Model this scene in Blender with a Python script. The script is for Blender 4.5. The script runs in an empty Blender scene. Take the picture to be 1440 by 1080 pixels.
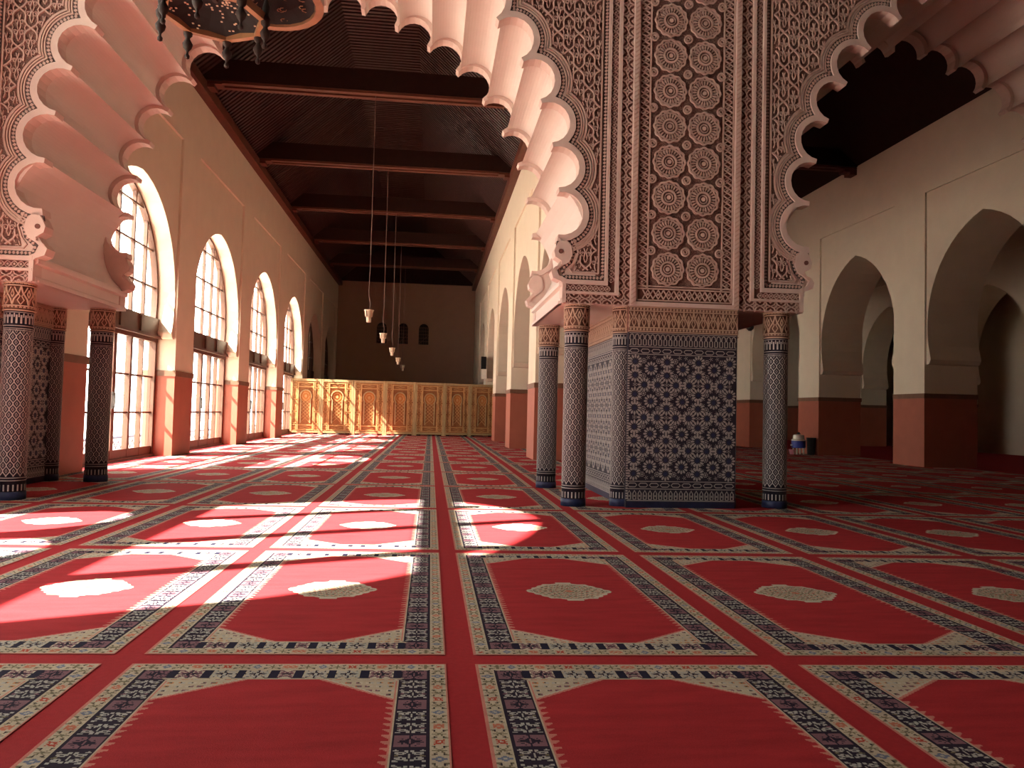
import bpy, bmesh, math, random
import numpy as np
from mathutils import Matrix, Vector
from mathutils.geometry import tessellate_polygon
random.seed(4)
PI = math.pi
sc = bpy.context.scene
COL = sc.collection

# ---------------------------------------------------------------- camera
F_PX, YAW, PIT, ROLL = 1052.7187, 0.1075, 0.0387, 0.0241
fw = Vector((math.sin(YAW)*math.cos(PIT), math.cos(YAW)*math.cos(PIT), math.sin(PIT)))
rt = Vector((math.cos(YAW), -math.sin(YAW), 0.0))
up = rt.cross(fw)
rt2 = math.cos(ROLL)*rt + math.sin(ROLL)*up
up2 = -math.sin(ROLL)*rt + math.cos(ROLL)*up
cam = bpy.data.cameras.new('camera')
cam.sensor_width = 36.0
cam.lens = F_PX/1440*36
cam.clip_end = 300
camo = bpy.data.objects.new('camera', cam)
m = Matrix((rt2, up2, -fw)).transposed().to_4x4()
m.translation = (0, 0, 1.1)
camo.matrix_world = m
COL.objects.link(camo)
sc.camera = camo

# ---------------------------------------------------------------- sky, sun, exposure
SUN_DIR = Vector((1.0, 0.42, -1.15)).normalized()
SUN_STRENGTH = 58.0
SKY_STRENGTH = 10.0
EXPOSURE = 0.12
w = bpy.data.worlds.new('sky')
sc.world = w
w.use_nodes = True
bg = w.node_tree.nodes['Background']
bg.inputs[0].default_value = (1.0, 0.97, 0.93, 1)
bg.inputs[1].default_value = SKY_STRENGTH
sun = bpy.data.lights.new('sun', 'SUN')
sun.energy = SUN_STRENGTH
sun.color = (1.0, 0.92, 0.83)
sun.angle = math.radians(0.7)
suno = bpy.data.objects.new('sun', sun)
suno.rotation_euler = SUN_DIR.to_track_quat('-Z', 'Y').to_euler()
suno.location = (-30, -10, 30)
COL.objects.link(suno)
vs = sc.view_settings
vs.view_transform = 'Standard'
vs.look = 'None'
vs.gamma = 1.0
vs.use_curve_mapping = False
vs.exposure = EXPOSURE

# ---------------------------------------------------------------- materials
MATS = {}
def mat(name, col, rough=0.8, var=0.12, scale=8.0, bump=0.0, bscale=60.0, metal=0.0, dark=None, sheen=0.0):
    if name in MATS: return MATS[name]
    M = bpy.data.materials.new(name); M.use_nodes = True
    nt = M.node_tree; N = nt.nodes; L = nt.links
    P = N['Principled BSDF']
    P.inputs['Roughness'].default_value = rough
    P.inputs['Metallic'].default_value = metal
    if sheen: P.inputs['Sheen Weight'].default_value = sheen
    tc = N.new('ShaderNodeTexCoord')
    nz = N.new('ShaderNodeTexNoise'); nz.inputs['Scale'].default_value = scale; nz.inputs['Detail'].default_value = 5
    L.new(tc.outputs['Object'], nz.inputs['Vector'])
    mx = N.new('ShaderNodeMix'); mx.data_type = 'RGBA'
    c = Vector(col)
    d = Vector(dark) if dark else c*(1-2*var)
    l = c*(1+var)
    mx.inputs[6].default_value = (*d, 1); mx.inputs[7].default_value = (*l, 1)
    L.new(nz.outputs['Fac'], mx.inputs[0])
    L.new(mx.outputs[2], P.inputs['Base Color'])
    if bump:
        nb = N.new('ShaderNodeTexNoise'); nb.inputs['Scale'].default_value = bscale; nb.inputs['Detail'].default_value = 4
        L.new(tc.outputs['Object'], nb.inputs['Vector'])
        bp = N.new('ShaderNodeBump'); bp.inputs['Strength'].default_value = bump; bp.inputs['Distance'].default_value = 0.01
        L.new(nb.outputs['Fac'], bp.inputs['Height']); L.new(bp.outputs[0], P.inputs['Normal'])
    MATS[name] = M
    return M

def mat_filigree(name, raised, ground, scale):
    """fine carved filigree: raised strands over a painted ground"""
    M = bpy.data.materials.new(name); M.use_nodes = True
    nt = M.node_tree; N = nt.nodes; L = nt.links
    P = N['Principled BSDF']; P.inputs['Roughness'].default_value = 0.9
    tc = N.new('ShaderNodeTexCoord')
    vo = N.new('ShaderNodeTexVoronoi'); vo.feature = 'DISTANCE_TO_EDGE'; vo.inputs['Scale'].default_value = scale
    L.new(tc.outputs['Object'], vo.inputs['Vector'])
    rp = N.new('ShaderNodeMapRange'); rp.inputs[1].default_value = 0.05; rp.inputs[2].default_value = 0.16
    L.new(vo.outputs['Distance'], rp.inputs[0])
    mx = N.new('ShaderNodeMix'); mx.data_type = 'RGBA'
    mx.inputs[6].default_value = (*raised, 1); mx.inputs[7].default_value = (*ground, 1)
    L.new(rp.outputs[0], mx.inputs[0]); L.new(mx.outputs[2], P.inputs['Base Color'])
    bp = N.new('ShaderNodeBump'); bp.inputs['Strength'].default_value = 0.8; bp.inputs['Distance'].default_value = 0.012; bp.invert = True
    L.new(rp.outputs[0], bp.inputs['Height']); L.new(bp.outputs[0], P.inputs['Normal'])
    MATS[name] = M
    return M

def mat_carpet(name):
    M = bpy.data.materials.new(name); M.use_nodes = True
    nt = M.node_tree; N = nt.nodes; L = nt.links
    P = N['Principled BSDF']; P.inputs['Roughness'].default_value = 0.95
    P.inputs['Specular IOR Level'].default_value = 0.1
    at = N.new('ShaderNodeAttribute'); at.attribute_name = 'Col'
    tc = N.new('ShaderNodeTexCoord')
    n1 = N.new('ShaderNodeTexNoise'); n1.inputs['Scale'].default_value = 260; n1.inputs['Detail'].default_value = 3
    n2 = N.new('ShaderNodeTexNoise'); n2.inputs['Scale'].default_value = 6; n2.inputs['Detail'].default_value = 5
    L.new(tc.outputs['Object'], n1.inputs['Vector'])
    mp = N.new('ShaderNodeMapping'); mp.inputs['Scale'].default_value = (0.5, 2.2, 1)
    L.new(tc.outputs['Object'], mp.inputs['Vector']); L.new(mp.outputs[0], n2.inputs['Vector'])
    ad = N.new('ShaderNodeMath'); ad.operation = 'ADD'
    L.new(n1.outputs['Fac'], ad.inputs[0]); L.new(n2.outputs['Fac'], ad.inputs[1])
    mr = N.new('ShaderNodeMapRange'); mr.inputs[1].default_value = 0.6; mr.inputs[2].default_value = 1.4
    mr.inputs[3].default_value = 0.72; mr.inputs[4].default_value = 1.25
    L.new(ad.outputs[0], mr.inputs[0])
    mu = N.new('ShaderNodeMix'); mu.data_type = 'RGBA'; mu.blend_type = 'MULTIPLY'; mu.inputs[0].default_value = 1
    L.new(at.outputs['Color'], mu.inputs[6]); L.new(mr.outputs[0], mu.inputs[7])
    L.new(mu.outputs[2], P.inputs['Base Color'])
    bp = N.new('ShaderNodeBump'); bp.inputs['Strength'].default_value = 0.5; bp.inputs['Distance'].default_value = 0.004
    L.new(n1.outputs['Fac'], bp.inputs['Height']); L.new(bp.outputs[0], P.inputs['Normal'])
    MATS[name] = M
    return M

def mat_glass(name):
    M = bpy.data.materials.new(name); M.use_nodes = True
    nt = M.node_tree; N = nt.nodes; L = nt.links
    N.remove(N['Principled BSDF'])
    out = N['Material Output']
    tr = N.new('ShaderNodeBsdfTransparent'); tr.inputs[0].default_value = (0.96, 0.96, 0.93, 1)
    gl = N.new('ShaderNodeBsdfGlossy'); gl.inputs['Roughness'].default_value = 0.05
    ms = N.new('ShaderNodeMixShader'); ms.inputs[0].default_value = 0.05
    L.new(tr.outputs[0], ms.inputs[1]); L.new(gl.outputs[0], ms.inputs[2]); L.new(ms.outputs[0], out.inputs[0])
    MATS[name] = M
    return M

CREAM = mat('cream_plaster', (0.68, 0.575, 0.445), 0.85, 0.05, 2.0, 0.08, 30)
PINK = mat('soffit_plaster', (0.69, 0.60, 0.545), 0.8, 0.04, 2.0, 0.05, 25)
TERRA = mat('terracotta_paint', (0.37, 0.10, 0.058), 0.6, 0.10, 3.0)
TRIM = mat('brown_trim', (0.17, 0.075, 0.04), 0.6, 0.15, 6)
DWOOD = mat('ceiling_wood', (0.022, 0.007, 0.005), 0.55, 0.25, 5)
BEAMW = mat('beam_wood', (0.11, 0.034, 0.020), 0.5, 0.2, 5)
WWOOD = mat('window_wood', (0.10, 0.035, 0.016), 0.5, 0.2, 9)
LWOOD = mat('screen_frame_wood', (0.43, 0.30, 0.145), 0.5, 0.15, 9)
OWOOD = mat('screen_carved_wood', (0.60, 0.33, 0.13), 0.5, 0.2, 9)
OWOOD2 = mat('screen_ground_wood', (0.32, 0.12, 0.035), 0.55, 0.2, 9)
STUC = mat('carved_stucco', (0.54, 0.385, 0.325), 0.85, 0.10, 6, 0.15, 60)
STUCL = mat('pale_stucco', (0.64, 0.50, 0.44), 0.85, 0.08, 6, 0.1, 60)
GROUND = mat('stucco_ground', (0.185, 0.082, 0.064), 0.9, 0.15, 20)
GROUNDD = mat('stucco_dark_ground', (0.095, 0.075, 0.070), 0.9, 0.2, 20)
FILI = mat_filigree('stucco_filigree', (0.36, 0.225, 0.185), (0.115, 0.048, 0.038), 95)
CAPS = mat('capital_stucco', (0.52, 0.36, 0.26), 0.85, 0.1, 8, 0.1, 60)
CAPG = mat('capital_ground', (0.13, 0.062, 0.040), 0.9, 0.15, 12)
NAVY = mat('navy_tile', (0.018, 0.020, 0.055), 0.5, 0.35, 12)
BLACKT = mat('black_tile', (0.020, 0.017, 0.032), 0.6, 0.3, 12)
WHITET = mat('white_tile', (0.36, 0.335, 0.325), 0.5, 0.15, 14)
BLUET = mat('blue_tile', (0.020, 0.028, 0.08), 0.5, 0.3, 14)
OCHT = mat('ochre_tile', (0.30, 0.19, 0.09), 0.3, 0.2, 14)
for m_ in (NAVY, BLACKT, WHITET, BLUET): m_.node_tree.nodes['Principled BSDF'].inputs['Specular IOR Level'].default_value = 0.3
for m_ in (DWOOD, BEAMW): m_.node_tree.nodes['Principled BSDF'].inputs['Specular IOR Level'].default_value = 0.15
CARP = mat_carpet('woven_carpet')
GLASS = mat_glass('window_glass')
STONE = mat('terrace_stone', (0.72, 0.68, 0.62), 0.9, 0.1, 3)
IRON = mat('dark_iron', (0.022, 0.011, 0.007), 0.8, 0.2, 12)
GOLD = mat('gilt_wood', (0.30, 0.155, 0.07), 0.45, 0.2, 10)
BLACK = mat('black_plastic', (0.007, 0.006, 0.006), 0.9, 0.2, 10)
WHITEP = mat('white_plastic', (0.70, 0.66, 0.56), 0.4, 0.05, 10)
BLUEP = mat('blue_plastic', (0.03, 0.05, 0.30), 0.35, 0.1, 10)
PINKP = mat('pink_plastic', (0.62, 0.22, 0.28), 0.4, 0.1, 10)
CORD = mat('pale_cord', (0.17, 0.10, 0.08), 0.7, 0.1, 10)
CRYST = mat('lamp_brass', (0.66, 0.54, 0.38), 0.35, 0.1, 10)
RED = (0.35, 0.024, 0.030)
REDC = mat('red_carpet', RED, 0.95, 0.10, 40, 0.3, 260)
REDC.node_tree.nodes['Principled BSDF'].inputs['Specular IOR Level'].default_value = 0.1

# ---------------------------------------------------------------- mesh helpers
class MB:
    def __init__(s): s.v = []; s.f = []
    def poly(s, pts):
        b = len(s.v); s.v += [tuple(p) for p in pts]; s.f.append(tuple(range(b, b+len(pts))))
    def box(s, x0, x1, y0, y1, z0, z1):
        b = len(s.v)
        s.v += [(x, y, z) for z in (z0, z1) for y in (y0, y1) for x in (x0, x1)]
        for q in ((0,2,3,1),(4,5,7,6),(0,1,5,4),(2,6,7,3),(0,4,6,2),(1,3,7,5)): s.f.append(tuple(b+i for i in q))
    def prism(s, pts, M, n0, n1, back=True):
        """pts (u,v) polygon; M(u,v,n)->xyz; concave allowed"""
        b = len(s.v); k = len(pts)
        s.v += [M(u, v, n1) for u, v in pts] + [M(u, v, n0) for u, v in pts]
        if k <= 4:
            tris = [tuple(range(k))]
        else:
            tris = tessellate_polygon([[Vector((u, v, 0)) for u, v in pts]])
        for t in tris:
            s.f.append(tuple(b+i for i in t))
            if back: s.f.append(tuple(b+k+i for i in reversed(t)))
        for i in range(k):
            j = (i+1) % k
            s.f.append((b+i, b+k+i, b+k+j, b+j))
    def ribbon(s, pts, wd, M, n0, n1, closed=False):
        P = np.array(pts, float); k = len(P)
        if k < 2: return
        if closed: T = np.roll(P, -1, 0)-np.roll(P, 1, 0)
        else: T = np.gradient(P, axis=0)
        T /= (np.linalg.norm(T, axis=1, keepdims=True)+1e-9)
        Nn = np.stack([-T[:, 1], T[:, 0]], 1)*wd/2
        A = P+Nn; B = P-Nn
        b = len(s.v)
        for i in range(k):
            s.v += [M(*A[i], n0), M(*A[i], n1), M(*B[i], n1), M(*B[i], n0)]
        for i in range(k if closed else k-1):
            j = (i+1) % k
            for q in range(3):
                s.f.append((b+4*i+q, b+4*j+q, b+4*j+q+1, b+4*i+q+1))
        if not closed:
            s.f.append((b, b+1, b+2, b+3)); e = b+4*(k-1); s.f.append((e+3, e+2, e+1, e))
    def lathe(s, prof, c=(0, 0, 0), n=20, a0=0.0, a1=2*PI):
        b = len(s.v); full = abs(a1-a0-2*PI) < 1e-6; kk = n if full else n+1
        for r, z in prof:
            for i in range(kk):
                a = a0+(a1-a0)*i/n
                s.v.append((c[0]+r*math.cos(a), c[1]+r*math.sin(a), c[2]+z))
        for j in range(len(prof)-1):
            for i in range(n):
                i2 = (i+1) % kk
                s.f.append((b+j*kk+i, b+j*kk+i2, b+(j+1)*kk+i2, b+(j+1)*kk+i))
        if full:
            s.f.append(tuple(b+i for i in reversed(range(kk))))
            s.f.append(tuple(b+(len(prof)-1)*kk+i for i in range(kk)))
    def tube(s, pts, r, n=6):
        pts = [Vector(p) for p in pts]; b = len(s.v)
        for i, p in enumerate(pts):
            t = (pts[min(i+1, len(pts)-1)]-pts[max(i-1, 0)]).normalized()
            a = t.orthogonal().normalized(); c = t.cross(a)
            rr = r[i] if isinstance(r, (list, tuple)) else r
            for k in range(n):
                an = 2*PI*k/n; s.v.append(tuple(p+rr*(math.cos(an)*a+math.sin(an)*c)))
        for i in range(len(pts)-1):
            for k in range(n):
                k2 = (k+1) % n
                s.f.append((b+i*n+k, b+i*n+k2, b+(i+1)*n+k2, b+(i+1)*n+k))
        s.f.append(tuple(b+k for k in reversed(range(n)))); e = b+(len(pts)-1)*n; s.f.append(tuple(e+k for k in range(n)))
    def mesh(s, name, smooth=False):
        me = bpy.data.meshes.new(name); me.from_pydata(s.v, [], s.f); me.update()
        if smooth: me.polygons.foreach_set('use_smooth', [True]*len(me.polygons))
        return me

def put(name, data, m, parent=None, loc=(0, 0, 0), smooth=False, kind=None, scale=None, rot=None):
    """link one mesh object; loc is local to the parent"""
    if isinstance(data, MB): data = data.mesh(name, smooth)
    if m is not None and len(data.materials) == 0: data.materials.append(m)
    o = bpy.data.objects.new(name, data); COL.objects.link(o)
    o.location = loc
    if scale: o.scale = scale
    if rot: o.rotation_euler = rot
    if parent: o.parent = parent
    if kind: o['kind'] = kind
    return o
def tag(o, label, cat, group=None, kind=None):
    o['label'] = label; o['category'] = cat
    if group: o['group'] = group
    if kind: o['kind'] = kind
    return o
def thing(name, label, cat, loc=(0, 0, 0), rotz=0, group=None, kind=None):
    o = bpy.data.objects.new(name, None); COL.objects.link(o)
    o.location = loc; o.rotation_euler = (0, 0, rotz); o.empty_display_size = 0.2
    return tag(o, label, cat, group, kind)
def dup(root, loc, rotz=None, label=None):
    r = root.copy(); COL.objects.link(r); r.location = loc
    if rotz is not None: r.rotation_euler = (0, 0, rotz)
    if label: r['label'] = label
    for ch in list(root.children):
        c = ch.copy(); COL.objects.link(c); c.parent = r
        for g in list(ch.children):
            d = g.copy(); COL.objects.link(d); d.parent = c
    return r
def FXZ(u, v, n): return (u, -n, v)          # a face seen from -Y, n proud towards the viewer
def arc(cx, cy, r, a0, a1, n): return [(cx+r*math.cos(a0+(a1-a0)*i/n), cy+r*math.sin(a0+(a1-a0)*i/n)) for i in range(n+1)]

# ---------------------------------------------------------------- key dimensions (metres)
XL, XR = -5.5, 2.45            # nave walls
XA = 12.2                      # right aisle wall
YB = 44.0                      # back wall
ZW = 8.55                      # wall head
YF, YK = 8.8, 11.3             # front and back of the transverse arches
PX0, PX1 = 2.35, 3.71          # pillar
C1, C2 = -1.45, 7.52           # arch centres

# ---------------------------------------------------------------- ground, floor
o = put('floor', (lambda b: (b.box(-6.7, 22.5, -9.6, YB+.3, -.3, -.021), b)[1])(MB()), STONE)
tag(o, 'flat stone floor slab under the red carpet', 'floor', kind='structure')
b = MB(); b.box(-60, -6.7, -40, 80, -.9, -.5)
tag(put('terrace', b, STONE), 'pale paved terrace outside the tall windows', 'terrace', kind='structure')

# ---------------------------------------------------------------- walls with horseshoe openings
def horseshoe(a, zi, zs, za, n=14, inset=0.16):
    """right half of a pointed horseshoe opening, from the floor to the apex: (half width, z)"""
    ap = a-.03
    h = za-zs
    c = (ap*ap-h*h)/(2*ap); R = ap-c
    p = [(a, 0.0), (a, zi-.12), (a-inset+.06, zi-.10), (a-inset, zi), (a-inset, zi+.03)]
    t0 = math.asin((zi+.06-zs)/R); t1 = math.acos(-c/R)
    for i in range(n+1):
        t = t0+(t1-t0)*i/n
        p.append((c+R*math.cos(t), zs+R*math.sin(t)))
    p[-1] = (0.0, za)
    return p
def wall_outline(y0, y1, ztop, opens):
    """opens: list (yc, halfprofile)"""
    o = [(y0, 0.0)]
    for yc, pr in opens:
        o += [(yc-u, z) for u, z in pr]
        o += [(yc+u, z) for u, z in reversed(pr[:-1])]
    o += [(y1, 0.0), (y1, ztop), (y0, ztop)]
    return o

def arcade(name, label, xface, sgn, thick, y0, y1, near, openw, prof, ztop=ZW, zalf=6.88, extra=(), pier_lo=None, alf=True):
    """wall along Y; sgn=+1 the seen face looks to -X (body on +X side), -1 the other way"""
    W = thing(name, label, 'wall', (xface, 0, .005), kind='structure')
    M = lambda u, v, n: (sgn*n, u, v)
    ops = sorted([(yn-openw/2, prof) for yn in near]+list(extra))
    b = MB(); b.prism(wall_outline(y0, y1, ztop, ops), M, .05, thick)
    put('wall_body', b, CREAM, W)
    # piers between the openings
    edges = []
    lo = y0
    for yc, pr in ops:
        edges.append((lo, yc-pr[0][0])); lo = yc+pr[0][0]
    edges.append((lo, y1))
    for (a, c) in edges:
        if c-a < .05: continue
        def bx(x0, x1, ya, yb, za, zb):
            bb = MB(); xs = sorted((sgn*x0, sgn*x1)); bb.box(xs[0], xs[1], ya, yb, za, zb); return bb
        put('pier_face', bx(0, .05, a, c, 1.83, zalf), CREAM, W)
        put('dado', bx(-.006, thick+.006, a-.006, c+.006, 0, 1.71), TERRA, W)
        put('dado_trim', bx(-.025, thick+.025, a-.025, c+.025, 1.71, 1.83), TRIM, W)
    bb = MB(); xs = sorted((0, sgn*.05)); bb.box(xs[0], xs[1], y0, y1, zalf, ztop)
    put('wall_band', bb, CREAM, W)
    return W

NL = [16.8+5.35*k for k in range(6)]
NR = [17.6+5.43*k for k in range(5)]
NA = [2.0, 7.1, 12.2, 17.4, 22.5, 27.65, 32.8, 38.0, 43.2]
OW = 4.15
PRW = horseshoe(OW/2, 2.62, 3.35, 5.55)
PRA = horseshoe(3.85/2, 2.66, 3.5, 5.95)
# crossing bay: a tall portal window, lower doors with round heads
BIGA, BIGY = 2.45, 4.78
big = [(BIGA, 0.0), (BIGA, 5.4)]+[((BIGA+.25)*math.cos(t)-.25, 5.4+2.78*math.sin(t)/math.sin(math.acos(.25/(BIGA+.25)))) for t in np.linspace(.05, math.acos(.25/(BIGA+.25)), 12)]
big[-1] = (0.0, 8.18)
arcade('wall_left', 'cream plaster window wall with terracotta dado along the nave', XL, -1, .62, 9.0, YB, NL, OW, PRW)
arcade('wall_crossing', 'tall cream window wall of the crossing bay', XL, -1, .5, -9, 9.0, [], OW, PRW, ztop=11.2, zalf=8.7, extra=[(BIGY, big)])
arcade('wall_right', 'cream nave arcade wall with open pointed arches on terracotta piers', XR, 1, 1.2, YK, YB, NR, OW, PRW)
arcade('wall_aisle', 'cream aisle wall with deep horseshoe arches in shade', XA, 1, 1.4, -9, YB+.2, NA, 3.85, PRA)
arcade('wall_outer', 'dim plaster arcade wall behind the aisle arches', 19.0, 1, 1.2, -9, YB+.2, [14.6, 20.2, 25.8, 31.4], 3.85, PRA, alf=False)
b = MB(); b.box(21.5, 21.8, -9.5, YB+.3, -.02, 12)
tag(put('wall_far', b, CREAM), 'plain wall closing the far side of the aisles', 'wall', kind='structure')
# back wall with three small arched grilles
BW = thing('wall_back', 'plain brown-shaded end wall with three small arched grilles', 'wall', (0, YB, 0), kind='structure')
hol = []
b = MB()
b.box(-7, 22, 0, .3, 0, 12)
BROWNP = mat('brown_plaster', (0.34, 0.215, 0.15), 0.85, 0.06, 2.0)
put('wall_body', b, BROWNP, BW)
for k, xx in enumerate((-2.95, -1.72, -.52)):
    pts = [(xx-.31, 4.95), (xx+.31, 4.95), (xx+.31, 5.9)]+arc(xx, 5.9, .31, 0, PI, 10)[1:]
    b = MB(); b.prism(pts, FXZ, 0, .02); g = put('grille', b, BLACK, BW)
    b = MB(); b.ribbon(pts, .06, FXZ, 0, .05, True); put('grille_frame', b, BROWNP, BW)
    b = MB()
    for q in range(-6, 7):
        b.ribbon([(xx+q*.1-.28, 4.97), (xx+q*.1+.28, 5.53)], .012, FXZ, .02, .03) if abs(q) < 1 else None
    for q in range(1, 6):
        b.ribbon([(xx-.3, 4.95+q*.2), (xx+.3, 4.95+q*.2)], .015, FXZ, .02, .035)
        b.ribbon([(xx-.31+q*.103, 4.95), (xx-.31+q*.103, 6.0)], .015, FXZ, .02, .035)
    put('grille_bars', b, TRIM, BW)
# wall behind the camera
W = thing('wall_front', 'plain cream wall behind the crossing bay', 'wall', (0, -9, 0), kind='structure')
rect = lambda a, z: [(a, 0.0), (a, z), (0.0, z+.01)]
b = MB(); b.prism(wall_outline(-6.7, 22, 12, []), FXZ, 0, .5)
put('wall_body', b, CREAM, W)

# ---------------------------------------------------------------- ceilings
def pitched(name, label, xl, xr, y0, y1):
    C = thing(name, label, 'ceiling', ((xl+xr)/2, 0, ZW), kind='structure')
    hw = (xr-xl)/2; fl = .95; zf = 2.65
    MY = lambda u, v, n: (u, n, v)
    b = MB(); b.prism([(-hw-.9, 0), (-hw, 0), (-fl, zf), (fl, zf), (hw, 0), (hw+.6, 0), (hw+.6, zf+.5), (-hw-.9, zf+.5)], MY, y0, y1)
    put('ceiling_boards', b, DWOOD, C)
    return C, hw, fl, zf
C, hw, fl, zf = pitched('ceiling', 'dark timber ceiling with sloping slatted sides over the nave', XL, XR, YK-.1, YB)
b = MB(); MY = lambda u, v, n: (u, n, v)
for pts in ([(-hw, -.07), (-fl, zf-.07), (-fl, zf), (-hw, 0)], [(-fl, zf-.07), (fl, zf-.07), (fl, zf), (-fl, zf)], [(fl, zf-.07), (hw, -.07), (hw, 0), (fl, zf)]):
    b.prism(pts, MY, -.045, .045)
slat = b.mesh('slat'); slat.materials.append(mat('slat_wood', (0.045, 0.014, 0.010), .5, .25, 5))
n = int((YB-YK)/.165)
for i in range(n): put('slat', slat, None, C, (0, YK+.12+i*.165, 0))
b = MB(); b.box(-hw, hw, YB-.14, YB-.02, -.02, zf+.1); put('dark_gable_panel', b, DWOOD, C)  # dark panel added to keep the gable above the end wall black
# wall plate strips
for s in (-1, 1):
    b = MB(); xs = sorted((s*hw, s*(hw-.22))); b.box(xs[0], xs[1], YK, YB, -.3, -.05); put('wall_plate', b, BEAMW, C)
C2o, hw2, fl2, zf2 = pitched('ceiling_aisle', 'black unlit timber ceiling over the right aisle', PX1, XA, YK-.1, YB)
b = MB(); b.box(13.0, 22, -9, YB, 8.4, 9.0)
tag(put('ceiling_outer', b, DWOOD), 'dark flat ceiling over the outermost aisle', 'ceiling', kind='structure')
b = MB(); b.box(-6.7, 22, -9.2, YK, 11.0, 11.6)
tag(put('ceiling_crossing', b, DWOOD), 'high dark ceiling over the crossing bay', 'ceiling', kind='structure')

# tie beams
def tie_beam(xl, xr, y, label, group):
    B = thing('tie_beam', label, 'beam', ((xl+xr)/2, y, ZW-.02), group=group)
    h = (xr-xl)/2
    b = MB(); b.box(-h, h, -.2, .2, 0, .5); put('beam_body', b, DWOOD, B)
    for yy in (-.12, .12):
        b = MB(); b.box(-h+.55, h-.55, yy-.065, yy+.065, -.06, 0); put('fillet', b, BEAMW, B)
    for s in (-1, 1):
        for k in range(3):
            b = MB(); xs = sorted((s*h, s*(h-.55+.17*k))); b.box(xs[0], xs[1], -.16, .16, -.07-.08*k, -.07*k-.01); put('corbel', b, BEAMW, B)
LBL = ['dark moulded tie beam nearest the scalloped arch', 'second dark tie beam behind the scalloped arch', 'third dark tie beam behind the scalloped arch', 'fourth dark tie beam, above the carved screen', 'fifth dark tie beam, just before the end wall']
for k in range(5): tie_beam(XL, XR, 17.65+5.3*k, LBL[k], 'tie beams across the nave')
tie_beam(PX1, XA, 20.6, 'dim tie beam high in the dark aisle ceiling', 'tie beams of the aisle')
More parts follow.
